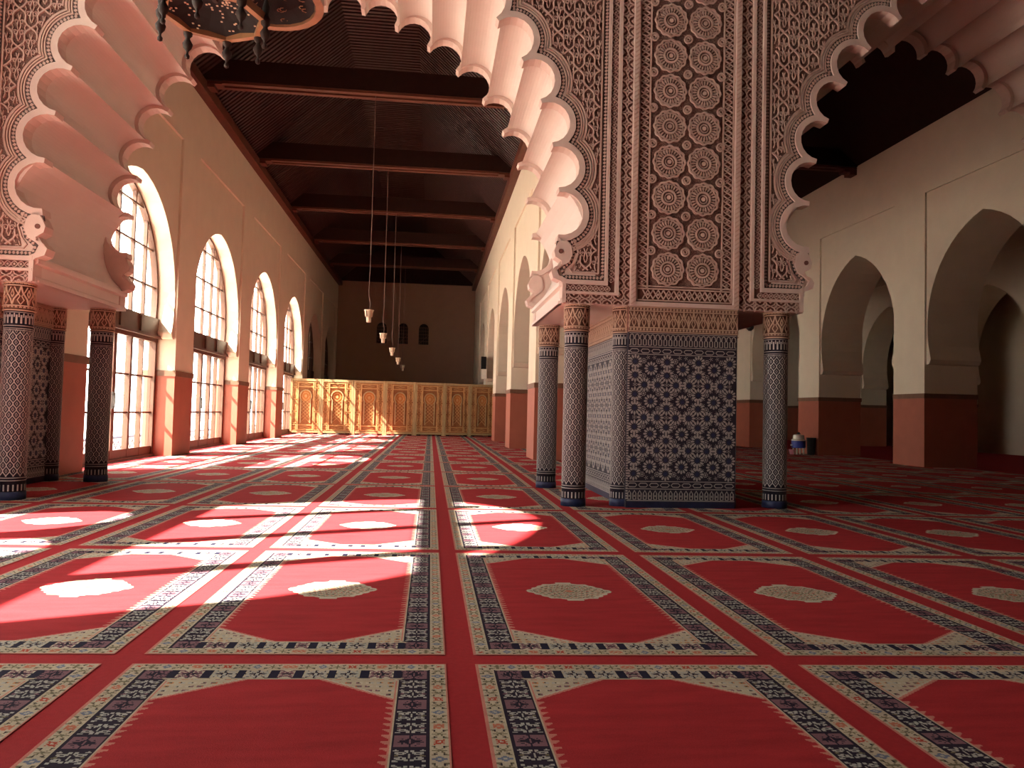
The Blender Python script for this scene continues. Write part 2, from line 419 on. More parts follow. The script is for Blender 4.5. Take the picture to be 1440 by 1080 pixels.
# filling under the beams between crossing ceiling and arches
# ---------------------------------------------------------------- windows
def clip_arch(rect_pts, inside):
    return rect_pts
def make_window(idx, yn, label, shut=False):
    yc = yn-OW/2; a = OW/2
    Wn = thing('window_%d' % idx, label, 'window', (XL-.45, yc, 0), kind='structure')
    M = lambda u, v, n: (n, u, v)
    th = .05
    def bar(name, y0, y1, z0, z1, t=th, m=WWOOD, par=Wn):
        b = MB(); b.box(-t, t, y0, y1, z0, z1); return put(name, b, m, par)
    ai = a+.12
    for s in (-1, 1): bar('jamb_post', *sorted((s*ai, s*(a-.10))), 0, 2.55, .07)
    bar('head_rail', -a, a, 2.42, 2.55, .08)
    bar('transom', -ai, ai, 2.55, 2.92, .12)
    bar('transom_ledge', -ai, ai, 2.50, 2.56, .17)
    bar('sill', -a, a, 0, .05, .1)
    for k in (-1, 0, 1): bar('transom_block', k*1.0-.07, k*1.0+.07, 2.57, 2.92, .15)
    cols = [-a+.10, -1.36, -.76, 0, .76, 1.36, a-.10]
    rows = [.20, .93, 1.68, 2.42]
    for c in cols[1:-1]:
        ww = .065 if c == 0 else (.05 if abs(c) < 1 else .02)
        bar('door_stile', c-ww, c+ww, .05, 2.42, .05)
    bar('bottom_rail', -a+.1, a-.1, .05, .22, .045)
    for r in rows[1:-1]: bar('muntin', -a+.1, a-.1, r-.018, r+.018, .03)
    for c in (-.5, .5):
        for q in (-1, 1): pass
    hb = MB(); hb.box(.05, .12, -.1, -.08, 1.02, 1.3); hb.box(.05, .09, -.11, -.07, 1.0, 1.05); hb.box(.05, .09, -.11, -.07, 1.27, 1.32)
    put('door_handle', hb, IRON, Wn)
    for i in range(6):
        for j in range(3):
            b = MB(); b.box(-.006, .006, cols[i], cols[i+1], rows[j], rows[j+1]); put('pane', b, GLASS, Wn)
    # arched head
    za, zs = 5.62, 3.35
    ap = a-.0; h = za-zs; c = (ap*ap-h*h)/(2*ap); R = ap-c
    def half(z):
        if z >= za: return 0.0
        return max(0.0, c+math.sqrt(max(R*R-(z-zs)**2, 0)))
    outer = [(half(z), z) for z in np.linspace(2.92, za, 22)]
    b = MB(); ring = [(u+.1, z) for u, z in outer[:-1]]+[(0, za+.1)]+[(-u-.1, z) for u, z in reversed(outer[:-1])]
    inner = [(-max(u-.09, 0), z-.0) for u, z in outer[:-1]]+[(0, za-.12)]+[(max(u-.09, 0), z) for u, z in reversed(outer[:-1])]
    full = [(-u, z) for u, z in outer[:-1]]+[(0, za)]+[(u, z) for u, z in reversed(outer[:-1])]
    b.ribbon(full, .20, M, -.06, .06)
    put('arch_frame', b, WWOOD, Wn)
    vcols = [-1.53, -1.02, -.51, 0, .51, 1.02, 1.53]
    vb = [-1.36, -.72, 0, .72, 1.36]
    for c0 in vb:
        zt = 2.92
        for z in np.linspace(2.92, za, 80):
            if half(z) > abs(c0): zt = z
        bar('mullion', c0-.028, c0+.028, 2.92, zt-.05, .035)
    zr = [2.92, 3.58, 4.34, 5.10, za]
    for z in zr[1:-1]:
        u = half(z); bar('muntin', -u, u, z-.018, z+.018, .03)
    cc = [-3]+vb+[3]
    for i in range(len(cc)-1):
        for j in range(4):
            z0, z1 = zr[j], zr[j+1]
            pts = []
            zz = np.linspace(z0, z1, 6)
            rightp = [(min(cc[i+1], half(z)), z) for z in zz]
            leftp = [(max(cc[i], -half(z)), z) for z in zz]
            keep = [k for k in range(6) if rightp[k][0]-leftp[k][0] > 0.01]
            if len(keep) < 2: continue
            pts = [rightp[k] for k in keep]+[leftp[k] for k in reversed(keep)]
            cl = [pts[0]]
            for p in pts[1:]:
                if abs(p[0]-cl[-1][0])+abs(p[1]-cl[-1][1]) > 1e-4: cl.append(p)
            b = MB()
            try: b.prism(cl, M, -.006, .006)
            except Exception: continue
            put('pane', b, GLASS, Wn)
    if shut:
        b = MB(); b.box(-.35, -.30, -a-.2, a+.2, 0, 5.9); put('shutter', b, DWOOD, Wn)
    return Wn
wl = ['tall wooden arched window with glazed doors beside the scalloped arch', 'second tall arched window from the scalloped arch, with glazed doors', 'third tall arched window from the scalloped arch, with glazed doors', 'fourth arched window, beside the carved screen', 'shuttered dark arched window just past the carved screen', 'shuttered dark arched window at the end wall']
for k in range(6): make_window(k+1, NL[k]-.0, wl[k], k >= 4)
# portal windows of the crossing bay
def portal(idx, yc0, label):
    Wn = thing('window_%d' % idx, label, 'window', (XL-.28, yc0, .005), kind='structure')
    M = lambda u, v, n: (n, u, v)
    def wb(name, y0, y1, z0, z1, t=.06, m=WWOOD):
        b = MB(); b.box(-t, t, y0, y1, z0, z1); return put(name, b, m, Wn)
    for c0, zt in ((-1.3, 7.3), (0, 8.1), (1.3, 7.3)): wb('mullion', c0-.085, c0+.085, 3.95, zt, .08)
    wb('transom', -BIGA, BIGA, 6.62, 6.95, .08)
    wb('jamb_post', -BIGA, -BIGA+.1, 0, 5.6); wb('jamb_post', BIGA-.1, BIGA, 0, 5.6)
    b = MB()
    door = [(-BIGA, 0.0)]
    for yc in (-1.62, 0.0, 1.62): door += [(yc-.66, 0.0)]+[(yc+.66*math.cos(t), 2.55+.85*math.sin(t)) for t in np.linspace(PI, 0, 12)]+[(yc+.66, 0.0)]
    door += [(BIGA, 0.0), (BIGA, 4.0), (-BIGA, 4.0)]
    b.prism(door, M, -.06, .06); put('door_panel', b, WWOOD, Wn)
    b = MB(); b.prism([(-BIGA, 4.0), (BIGA, 4.0)]+[(u, z) for u, z in big[1:]]+[(-u, z) for u, z in reversed(big[1:-1])], M, -.006, .006); put('pane', b, GLASS, Wn)
    for yc in (-1.62, 0.0, 1.62):
        b = MB(); b.prism([(yc-.7, 0), (yc+.7, 0), (yc+.7, 3.5), (yc-.7, 3.5)], M, -.004, .004); put('pane', b, GLASS, Wn)
portal(7, BIGY, 'very tall arched portal window of the crossing bay')

# parapet outside
Pp = thing('parapet', 'low white parapet with dark tiled lattice outside the windows', 'parapet', (-9.2, 0, -.5))
b = MB(); b.box(-.15, .15, -9, 50, 0, .58); put('parapet_wall', b, STONE, Pp)
b = MB()
MX = lambda u, v, n: (.15+n, u, v)
for i in range(120):
    y = 8+i*.35
    b.ribbon([(y, .1), (y+.175, .3), (y, .5)], .04, MX, 0, .01); b.ribbon([(y+.35, .1), (y+.175, .3), (y+.35, .5)], .04, MX, 0, .01)
put('tile_lattice', b, BLUET, Pp, kind='stuff')
b = MB(); b.box(-.2, .2, -9, 50, .58, .64); put('coping', b, BLUET, Pp)

# ---------------------------------------------------------------- scalloped transverse arches
CUSP = [(.28, 7.06), (.78, 6.84), (1.27, 6.57), (1.71, 6.23), (2.12, 5.81), (2.43, 5.34), (2.67, 4.85), (2.82, 4.33), (2.91, 3.79), (2.91, 3.22)]
def lobe(p, q, depth):
    """circle through p,q bulging outwards (away from (0,4.2)); returns centre, r, a0, a1"""
    p = np.array(p); q = np.array(q); mid = (p+q)/2; ch = q-p; L = np.linalg.norm(ch)
    nrm = np.array([-ch[1], ch[0]])/L
    if np.dot(nrm, mid-np.array([0, 4.2])) < 0: nrm = -nrm
    R = (L*L/4+depth*depth)/(2*depth)
    c = mid+nrm*(depth-R)
    a0 = math.atan2(*(p-c)[::-1]); a1 = math.atan2(*(q-c)[::-1]); am = math.atan2(nrm[1], nrm[0])
    while a0-am > PI: a0 -= 2*PI
    while a0-am < -PI: a0 += 2*PI
    while a1-am > PI: a1 -= 2*PI
    while a1-am < -PI: a1 += 2*PI
    return c, R, a0, a1
def lobes(cusps, dfac=.52, crown=True, flat=0.0):
    L = []
    pts = ([(-cusps[0][0], cusps[0][1])] if crown else [])+list(cusps)
    for p, q in zip(pts[:-1], pts[1:]):
        if flat:
            t_ = (np.array(q)-np.array(p))/math.dist(p, q); p = tuple(np.array(p)+t_*flat); q = tuple(np.array(q)-t_*flat)
        d = math.dist(p, q)
        L.append(lobe(p, q, d*dfac))
    return L
LB = lobes(CUSP, .58, flat=.028)
def trim_range(Ls, k, off, lastcut=True):
    """contiguous angle range of lobe k's circle grown by off that stays outside its neighbours"""
    c, R, a0, a1 = Ls[k]; r = R+off
    if off <= 0: return (a0 if k else PI/2), a1
    am = (a0+a1)/2; sg = 1 if a1 > a0 else -1
    def bad(t):
        x, z = c[0]+r*math.cos(t), c[1]+r*math.sin(t)
        for kk in (k-1, k+1):
            if 0 <= kk < len(Ls):
                c2, R2 = Ls[kk][0], Ls[kk][1]
                if math.hypot(x-c2[0], z-c2[1]) < R2+off-1e-5: return True
        if k == 0 and x < -1e-6: return True
        return False
    if k == 0: am = PI/2
    t0 = am
    if k:
        while not bad(t0-sg*.01) and abs(t0-am) < 2.4: t0 -= sg*.01
    t1 = am
    if k == len(Ls)-1: t1 = a1
    else:
        while not bad(t1+sg*.01) and abs(t1-am) < 2.4: t1 += sg*.01
    return t0, t1
def lobe_pts(Ls, off=0.0, n=10):
    out = []
    for k, (c, R, a0, a1) in enumerate(Ls):
        t0, t1 = trim_range(Ls, k, off)
        for t in np.linspace(t0, t1, n+1):
            p = (c[0]+(R+off)*math.cos(t), c[1]+(R+off)*math.sin(t))
            if p[0] < 0: p = (0.0, p[1])
            if out and math.dist(out[-1], p) < 1e-4: continue
            out.append(p)
    return out
SCROLL = [(2.975, 3.20), (3.04, 3.11), (3.01, 2.98), (2.93, 2.90), (2.85, 2.86), (2.82, 2.79), (2.86, 2.72), (2.95, 2.70), (2.985, 2.68), (2.985, 2.43)]
SCROLLIN = [(2.94, 3.19), (2.90, 3.13), (2.865, 3.05), (2.88, 2.98), (2.96, 2.93), (2.955, 2.89), (2.88, 2.86), (2.835, 2.80), (2.86, 2.725), (2.95, 2.69), (2.972, 2.67), (2.972, 2.435)]
lip = lobe_pts(LB, 0, 12)
# lip band: between the lobed edge and the edge + 8 cm
def band(o0, o1, n=14, dn=(0, .05), tail=True):
    b = MB()
    for k, (c, R, a0, a1) in enumerate(LB):
        t0, t1 = trim_range(LB, k, o0); s0, s1 = trim_range(LB, k, o1)
        P0 = [(c[0]+(R+o0)*math.cos(t), c[1]+(R+o0)*math.sin(t)) for t in np.linspace(t0, t1, n)]
        P1 = [(c[0]+(R+o1)*math.cos(t), c[1]+(R+o1)*math.sin(t)) for t in np.linspace(s0, s1, n)]
        for i in range(n-1):
            b.prism([P0[i], P0[i+1], P1[i+1], P1[i]], FXZ, dn[0], dn[1])
    return b
mesh_lip = band(-.0, .075, 12, (-.16, .03))
for k in range(len(LB)-1):
    (c, R, a0, a1), (c2, R2, b0, b1) = LB[k], LB[k+1]
    e = (c[0]+R*math.cos(a1), c[1]+R*math.sin(a1)); f = (c2[0]+R2*math.cos(b0), c2[1]+R2*math.sin(b0))
    g0 = trim_range(LB, k, .075)[1]; g1 = trim_range(LB, k+1, .075)[0]
    g = (c[0]+(R+.075)*math.cos(g0), c[1]+(R+.075)*math.sin(g0)); h = (c2[0]+(R2+.075)*math.cos(g1), c2[1]+(R2+.075)*math.sin(g1))
    mesh_lip.prism([e, f, h, g], FXZ, -.16, .03)
# scroll at the impost, joined to the lip
mesh_lip.prism([(2.91, 3.22)]+SCROLLIN+[(3.02, 2.435), (3.02, 2.72), (2.93, 2.76), (2.90, 2.82), (2.95, 2.86), (3.05, 2.92), (3.09, 3.02), (3.07, 3.12), (3.0, 3.20)], FXZ, -.16, .03)
# solid cheek behind the scroll, closing the foot of the last flute
_c, _R, _a0, _a1 = LB[-1]
_ck = [(_c[0]+(_R+.02)*math.cos(t), _c[1]+(_R+.02)*math.sin(t)) for t in np.linspace((_a0+_a1)/2, _a1, 9)]
mesh_lip.prism(_ck+[(2.93, 3.12), (2.90, 3.05), (2.95, 2.94), (2.90, 2.86), (2.87, 2.80), (2.88, 2.735), (2.97, 2.685), (3.36, 2.685), (3.36, _ck[0][1])], FXZ, -.16, 0.0)
mesh_lip = mesh_lip.mesh('arch_lip'); mesh_lip.materials.append(STUCL)
bl = MB(); bl.prism(arc(2.945, 3.045, .028, 0, 2*PI, 12)[:-1], FXZ, .02, .04)
mesh_eye = bl.mesh('scroll_eye'); mesh_eye.materials.append(GROUND)
mb_g = band(.075, .135, 12, (-.02, .006)); 
GUI = [(3.045, 3.16), (3.105, 3.06), (3.07, 2.93), (2.965, 2.83), (3.0, 2.745), (3.46, 2.745), (3.46, 6.95)]
mb_g.ribbon(GUI[:6], .05, FXZ, -.02, .006); mb_g.ribbon(GUI[5:], .05, FXZ, -.02, .006)
mesh_guig = mb_g.mesh('guilloche_ground'); mesh_guig.materials.append(GROUNDD)
# beads of the guilloche
mb_b = MB()
def beads(path, step, wd, n1):
    P = np.array(path); seg = np.linalg.norm(np.diff(P, axis=0), axis=1); s = np.concatenate([[0], np.cumsum(seg)])
    for d in np.arange(step/2, s[-1], step):
        i = min(np.searchsorted(s, d)-1, len(seg)-1); i = max(i, 0)
        if seg[i] < 1e-6 or seg[i] > .9: 
            if seg[i] < 1e-6: continue
        t = (P[i+1]-P[i])/seg[i]; p = P[i]+t*(d-s[i]); nn = np.array([-t[1], t[0]])
        q = [p+t*wd*.5+nn*wd*.15, p+nn*wd*.62-t*wd*.15, p-t*wd*.5-nn*wd*.15, p-nn*wd*.62+t*wd*.15]
        mb_b.prism([tuple(x) for x in q], FXZ, 0, n1, back=False)
beads(lobe_pts(LB, .105, 40), .042, .036, .016)
for i in range(6): beads([GUI[i], GUI[i+1]], .042, .034, .016)
mesh_beads = mb_b.mesh('guilloche_beads'); mesh_beads.materials.append(STUC)
mb_r = MB()
for o0, o1 in ((.135, .150), (.165, .180), (.192, .215)):
    bb = band(o0, o1, 12, (-.02, .018)); base = len(mb_r.v); mb_r.v += bb.v; mb_r.f += [tuple(base+i for i in f) for f in bb.f]
IN2 = [(3.10, 3.20), (3.16, 3.05), (3.12, 2.92), (3.06, 2.84), (3.09, 2.80), (3.41, 2.80), (3.41, 7.2)]
mb_r.ribbon(IN2[:6], .018, FXZ, -.02, .018); mb_r.ribbon(IN2[5:], .018, FXZ, -.02, .018)
mesh_ribs = mb_r.mesh('lobe_ribs'); mesh_ribs.materials.append(STUC)
# straight frame ribs (vertical + return over the column)
def frame_rib(u0, u1, z0, z1, n1, ztop=8.9):
    b = MB(); b.box(u0, u1, -n1, .02, z0, ztop); b.box(2.985, u0, -n1, .02, z0, z1); return b
mb_f = frame_rib(3.485, 3.525, 2.66, 2.71, .035)
b2 = frame_rib(3.615, 3.660, 2.545, 2.575, .035)
base = len(mb_f.v); mb_f.v += b2.v; mb_f.f += [tuple(base+i for i in f) for f in b2.f]
mesh_frame = mb_f.mesh('frame_ribs'); mesh_frame.materials.append(STUCL)
# frieze band: running scroll
mb_z = MB()
for k in range(44):
    z = 2.70+k*.14
    for s in (-1, 1):
        mb_z.ribbon([(3.57+s*.038*math.sin(t), z+.14*t/(2*PI)) for t in np.linspace(0, 2*PI, 9)], .010, FXZ, 0, .018)
    mb_z.prism(arc(3.57, z+.035, .014, 0, 2*PI, 6)[:-1], FXZ, 0, .018, False); mb_z.prism(arc(3.57, z+.105, .014, 0, 2*PI, 6)[:-1], FXZ, 0, .018, False)
for k in range(4):
    u = 3.0+k*.14
    for s in (-1, 1):
        mb_z.ribbon([(u+.14*t/(2*PI), 2.617+s*.034*math.sin(t)) for t in np.linspace(0, 2*PI, 9)], .010, FXZ, 0, .018)
    mb_z.prism(arc(u+.035, 2.617, .014, 0, 2*PI, 6)[:-1], FXZ, 0, .018, False); mb_z.prism(arc(u+.105, 2.617, .014, 0, 2*PI, 6)[:-1], FXZ, 0, .018, False)
mesh_frieze = mb_z.mesh('frieze_scroll'); mesh_frieze.materials.append(STUC)
# carved diamond, one object each
b = MB(); D = .066
b.ribbon([(D, 0), (D*.3, D*.3), (0, D), (-D*.3, D*.3), (-D, 0), (-D*.3, -D*.3), (0, -D), (D*.3, -D*.3)], .017, FXZ, 0, .02, True)
b.prism([(.018, 0), (0, .018), (-.018, 0), (0, -.018)], FXZ, 0, .02)
for sx in (-1, 1):
    for sz in (-1, 1): b.prism([(sx*D, sz*D), (sx*D*.52, sz*D), (sx*D, sz*D*.52)], FXZ, 0, .02)
mesh_diam = b.mesh('carved_diamond'); mesh_diam.materials.append(STUC)
DIAM = [(3.728, 2.49+.135*k) for k in range(37)]+[(3.593-.135*k, 2.49) for k in range(5)]
# arabesque field
fo = lobe_pts(LB, .22, 16)
fieldpoly = fo+[(3.13, 3.16), (3.17, 3.03), (3.13, 2.9), (3.12, 2.82), (3.40, 2.82), (3.40, 7.25), (0, 7.6)]
FP = np.array(fieldpoly)
def inside(u, v):
    x, y = FP[:, 0], FP[:, 1]; x2, y2 = np.roll(x, -1), np.roll(y, -1)
    cnd = (y > v) != (y2 > v)
    with np.errstate(divide='ignore', invalid='ignore'):
        xi = (x2-x)*(v-y)/(y2-y)+x
    return int(np.sum(cnd & (u < xi))) % 2 == 1
mb_a = MB()
def clipped(pts, wd, n1):
    run = []
    for p in pts:
        if inside(*p): run.append(p)
        else:
            if len(run) > 1: mb_a.ribbon(run, wd, FXZ, 0, n1)
            run = []
    if len(run) > 1: mb_a.ribbon(run, wd, FXZ, 0, n1)
PU, PV = .26, .44
for s in (-1, 1):
    for k in range(-30, 30):
        pts = []
        for v in np.arange(2.8, 7.5, .035):
            ph = 2*PI*v/PV
            pts.append((k*PU+s*(v*PU/PV+.028*math.sin(2*ph)), v))
        clipped([p for p in pts if -.05 < p[0] < 3.5], .017, .024)
for ci in range(-2, 30):
    for cj in range(12, 36):
        u0 = ci*PU/2; v0 = cj*PV/2
        if (ci+cj) % 2 == 0: continue
        if not (-.1 < u0 < 3.45 and 2.7 < v0 < 7.3): continue
        for s in (-1, 1):
            sp = [(u0+s*(.035+(.032*(1-t/11))*math.cos(t)), v0-.055+(.034*(1-t/11))*math.sin(t)) for t in np.linspace(0, 8, 11)]
            clipped(sp, .010, .02)
            sp = [(u0+s*(.030+(.026*(1-t/11))*math.cos(t)), v0+.065+(.03*(1-t/11))*math.sin(t)) for t in np.linspace(0, 8, 10)]
            clipped(sp, .010, .02)
            clipped([(u0+s*.004, v0-.15), (u0+s*.022, v0-.10), (u0+s*.004, v0-.03), (u0+s*.020, v0+.02), (u0+s*.003, v0+.10), (u0+s*.014, v0+.15)], .010, .02)
            clipped([(u0+s*.075, v0-.045), (u0+s*.06, v0), (u0+s*.078, v0+.04)], .011, .02)
mesh_arab = mb_a.mesh('arabesque'); mesh_arab.materials.append(STUC)
mb = MB(); mb.prism(fieldpoly, FXZ, -.01, .002)
mesh_field = mb.mesh('arabesque_ground'); mesh_field.materials.append(FILI)

# soffit body
SC = [(u+.05, z+.03) for u, z in CUSP[:-1]]
SLB = lobes(SC, .52)
sof = [p for p in lobe_pts(SLB, 0, 22)]
last = lobe((2.96, 3.82), (2.965, 2.72), .27)
lastp = [(last[0][0]+last[1]*math.cos(t), last[0][1]+last[1]*math.sin(t)) for t in np.linspace(last[2], last[3], 14)]
sofr = sof+lastp[1:]+[(2.965, 2.70), (2.94, 2.69), (2.94, 2.64), (2.985, 2.62), (2.985, 2.50), (2.96, 2.485), (2.96, 2.43)]
def make_arch(cx, xl, xr, label):
    A = thing('scalloped_arch', label, 'arch', (cx, YF, 2.43))
    z0 = -2.43
    out = [(xl-cx, 2.43)]+[(-u, z) for u, z in reversed(sofr)]+[(u, z) for u, z in sofr[1:]]+[(xr-cx, 2.43), (xr-cx, 11.3), (xl-cx, 11.3)]
    b = MB(); b.prism(out, FXZ, -(YK-YF), -.012)
    put('arch_soffit', b, PINK, A, (0, 0, z0))
    for s in (1, -1):
        for nm, me in (('arch_lip', mesh_lip), ('scroll_eye', mesh_eye), ('guilloche_ground', mesh_guig), ('guilloche_beads', mesh_beads), ('lobe_ribs', mesh_ribs), ('frame_ribs', mesh_frame), ('frieze_scroll', mesh_frieze), ('arabesque_ground', mesh_field), ('arabesque', mesh_arab)):
            o = put(nm, me, None, A, (0, -.001, z0), scale=(s, 1, 1))
            if nm in ('guilloche_beads', 'arabesque', 'frieze_scroll'): o['kind'] = 'stuff'
        b = MB(); b.box(3.0, 3.80, 0, .02, 2.44, 2.70); b.box(3.38, 3.80, 0, .02, 2.70, 8.9)
        put('band_ground', b, GROUND, A, (0, -.0005, z0), scale=(s, 1, 1))
        for (u, z) in DIAM: put('carved_diamond', mesh_diam, None, A, (s*u, -.001, z+z0))
        o = put('arch_lip', mesh_lip, None, A, (0, YK-YF-.16, z0), scale=(s, 1, 1))
        b = MB()
        b.box(2.94, 2.985, .05, YK-YF-.05, 2.43, 2.46)
        put('impost_moulding', b, PINK, A, (0, 0, z0), scale=(s, 1, 1))
    return A
make_arch(C1, XL-.2, PX0+.02, 'large pink scalloped plaster arch spanning the nave')
make_arch(C2, PX1-.02, XA+.2, 'shadowed scalloped plaster arch spanning the right aisle')

# ---------------------------------------------------------------- tile and stucco motifs
b = MB()
for k in range(12):
    a = 2*PI*k/12; da = 2*PI/12*.40
    P = lambda r, t: (r*math.cos(t), r*math.sin(t))
    b.prism([P(.036, a), P(.060, a-da), P(.080, a-da*.62), P(.087, a), P(.080, a+da*.62), P(.060, a+da)], FXZ, 0, .004, False)
mesh_ros = b.mesh('tile_rosette'); mesh_ros.materials.append(WHITET)
b = MB(); st = []
for k in range(24): st.append((( .040 if k % 2 == 0 else .020)*math.cos(2*PI*(k+1)/24), (.040 if k % 2 == 0 else .020)*math.sin(2*PI*(k+1)/24)))
b.prism(st, FXZ, 0, .003, False)
mesh_star = b.mesh('tile_star'); mesh_star.materials.append(BLUET)
def zellige(par, u0, u1, z0, z1, loc, rot, cell=.394):
    """field of tile rosettes on a dark ground, in the face plane of par"""
    uc = (u0+u1)/2+cell/2; rs = cell/.40
    fill = MB(); och = MB()
    hol = Matrix.Rotation(rot, 4, 'Z')
    cnt = 0
    ni = int((u1-u0)/cell)+2; nj = int((z1-z0)/cell)+2
    def place(u, z, s=1.0):
        r = .087*rs*s
        if u-r*.5 < u0 or u+r*.5 > u1 or z-r*.5 < z0 or z+r*.5 > z1: return
        v = hol @ Vector((u, -.001, z))
        o = put('tile_rosette', mesh_ros, None, par, tuple(Vector(loc)+v), scale=(rs, 1, rs), rot=(0, 0, rot))
        put('tile_star', mesh_star, None, o)
    def small(u, z, r, mbx, n=8):
        if u-r < u0 or u+r > u1 or z-r < z0 or z+r > z1: return
        for k in range(n):
            a = 2*PI*(k+.5)/n
            mbx.prism([(u+r*.45*math.cos(a), z+r*.45*math.sin(a)), (u+r*.78*math.cos(a-.25), z+r*.78*math.sin(a-.25)), (u+r*math.cos(a), z+r*math.sin(a)), (u+r*.78*math.cos(a+.25), z+r*.78*math.sin(a+.25))], FXZ, 0, .004, False)
        mbx.prism([(u+r*.3*math.cos(2*PI*k/6), z+r*.3*math.sin(2*PI*k/6)) for k in range(6)], FXZ, 0, .004, False)
    for i in range(-ni, ni+1):
        for j in range(-1, nj+1):
            cu = uc+i*cell; cz = (z0+z1)/2+(j-nj//2)*cell
            d = .116*rs
            place(cu+d, cz); place(cu-d, cz); place(cu, cz+d); place(cu, cz-d); place(cu+cell/2, cz+cell/2)
            small(cu, cz, .030*rs, fill, 6)
            small(cu+cell/2, cz, .048*rs, fill); small(cu, cz+cell/2, .048*rs, fill)
            for sx in (-1, 1):
                for sz in (-1, 1): small(cu+sx*.107*rs, cz+sz*.107*rs, .036*rs, fill)
                for sz in (-1, 1):
                    small(cu+sx*.16*rs, cz+sz*.065*rs, .026*rs, fill, 5); small(cu+sx*.065*rs, cz+sz*.16*rs, .026*rs, fill, 5)
    o = put('tile_filler', fill, WHITET, par, loc, rot=(0, 0, rot), kind='stuff')
def tile_bands(par, u0, u1, loc, rot, top=2.10):
    """merlon, chain and foot bands"""
    g = MB(); wt = MB()
    stp = .0625
    n = int((u1-u0)/stp); stp = (u1-u0)/n
    for k in range(n):
        u = u0+(k+.5)*stp
        wt.ribbon([(u-stp*.5, 1.955), (u-stp*.22, 1.955), (u-stp*.22, 2.02), (u-stp*.42, 2.03), (u-stp*.30, 2.075), (u, 2.085), (u+stp*.30, 2.075), (u+stp*.42, 2.03), (u+stp*.22, 2.02), (u+stp*.22, 1.955), (u+stp*.5, 1.955)], .011, FXZ, 0, .004)
        wt.ribbon([(u-stp*.28, .10), (u-stp*.30, .17), (u, .205), (u+stp*.30, .17), (u+stp*.28, .10), (u-stp*.28, .10)], .010, FXZ, 0, .004)
        wt.prism([(u-.008, .14), (u, .125), (u+.008, .14), (u, .155)], FXZ, 0, .004, False)
    n = int((u1-u0)/.13); s2 = (u1-u0)/n
    for zc in (1.885, .27):
        for k in range(n):
            u = u0+(k+.5)*s2
            wt.ribbon([(u-s2*.42, zc), (u-s2*.26, zc+.022), (u+s2*.26, zc+.022), (u+s2*.42, zc), (u+s2*.26, zc-.022), (u-s2*.26, zc-.022)], .010, FXZ, 0, .004, True)
    for z in (1.935, 2.10, 1.845, .225, .315, .085): wt.ribbon([(u0, z), (u1, z)], .009, FXZ, 0, .004)
    put('tile_border', wt, WHITET, par, loc, rot=(0, 0, rot), kind='stuff')
    b = MB(); b.box(u0, u1, -.004, .0, 0, .075); put('tile_plinth', b, NAVY, par, loc, rot=(0, 0, rot))
def stucco_band(par, u0, u1, loc, rot, z0=2.115, z1=2.42):
    b = MB(); b.box(u0, u1, -.006, 0, z0, z1); put('frieze_ground', b, CAPG, par, loc, rot=(0, 0, rot))
    b = MB(); n = max(1, int((u1-u0)/.115)); s = (u1-u0)/n; h = z1-z0
    for k in range(n):
        u = u0+(k+.5)*s
        za, zb = z0+.06, z1-.055
        for sg in (-1, 1):
            b.ribbon([(u+sg*s*.5, za), (u+sg*s*.40, za+.06), (u+sg*s*.12, za+.12), (u, zb)], .013, FXZ, .006, .018)
            b.ribbon([(u, za), (u+sg*s*.18, za+.05), (u+sg*s*.05, za+.10), (u+sg*s*.22, za+.135), (u+sg*s*.38, zb-.01)], .009, FXZ, .006, .015)
            b.ribbon([(u+sg*s*.5, za+.06), (u+sg*s*.42, za+.11), (u+sg*s*.5, za+.15)], .009, FXZ, .006, .015)
        for q in range(3):
            for zz in (z0+.03, z1-.028): b.prism(arc(u+(q-1)*s/3, zz, s/3*.34, 0, 2*PI, 6)[:-1], FXZ, .006, .016, False)
    for z in (z0+.006, z0+.052, z1-.05, z1-.006): b.ribbon([(u0, z), (u1, z)], .012, FXZ, .006, .02)
    put('frieze_carving', b, CAPS, par, loc, rot=(0, 0, rot), kind='stuff')
# column pieces (shared)
RC = .142
def MC(r): return lambda u, v, n: ((r+n)*math.cos(u), (r+n)*math.sin(u), v)
def rib_c(mb, pts, wd, r, n1):
    """ribbon round a cylinder; width measured in metres"""
    Mm = lambda s, v, n: ((r+n)*math.cos(s/r), (r+n)*math.sin(s/r), v)
    mb.ribbon([(a*r, v) for a, v in pts], wd, Mm, 0, n1)
b = MB(); b.lathe([(RC, .0), (RC, 2.10)], n=36); mesh_shaft = b.mesh('shaft', True); mesh_shaft.materials.append(BLACKT)
b = MB(); NC = 13; d = 2*PI/NC; P0, P1, PVc = .26, 1.872, .124
for k in range(NC):
    for s in (-1, 1):
        rib_c(b, [(k*d+s*(d/2)*(.5-.5*math.cos(2*PI*(z-P0)/PVc)), z) for z in np.arange(P0, P1+.001, PVc/10)], .0095, RC, .004)
    for j in range(int((P1-P0)/PVc)):
        z = P0+(j+.5)*PVc
        for zz, aa in ((z, k*d), (z+PVc/2, k*d+d/2)):
            rib_c(b, [(aa-.075, zz), (aa, zz+.022), (aa+.075, zz), (aa, zz-.022), (aa-.075, zz)], .006, RC, .003)
mesh_latt = b.mesh('tile_lattice'); mesh_latt.materials.append(WHITET)
b = MB()
for k in range(20):
    a = 2*PI*k/20
    rib_c(b, [(a, 1.96), (a, 2.055)], .018, RC, .004); rib_c(b, [(a+PI/20, 2.03), (a+PI/20, 2.075)], .012, RC, .004)
    rib_c(b, [(a, .10), (a, .17)], .014, RC, .0035)
for z in (1.885, 1.905, 1.935, 2.085, .215, .245): rib_c(b, [(a, z) for a in np.linspace(0, 2*PI, 37)], .008, RC, .004)
mesh_cband = b.mesh('tile_border'); mesh_cband.materials.append(WHITET)
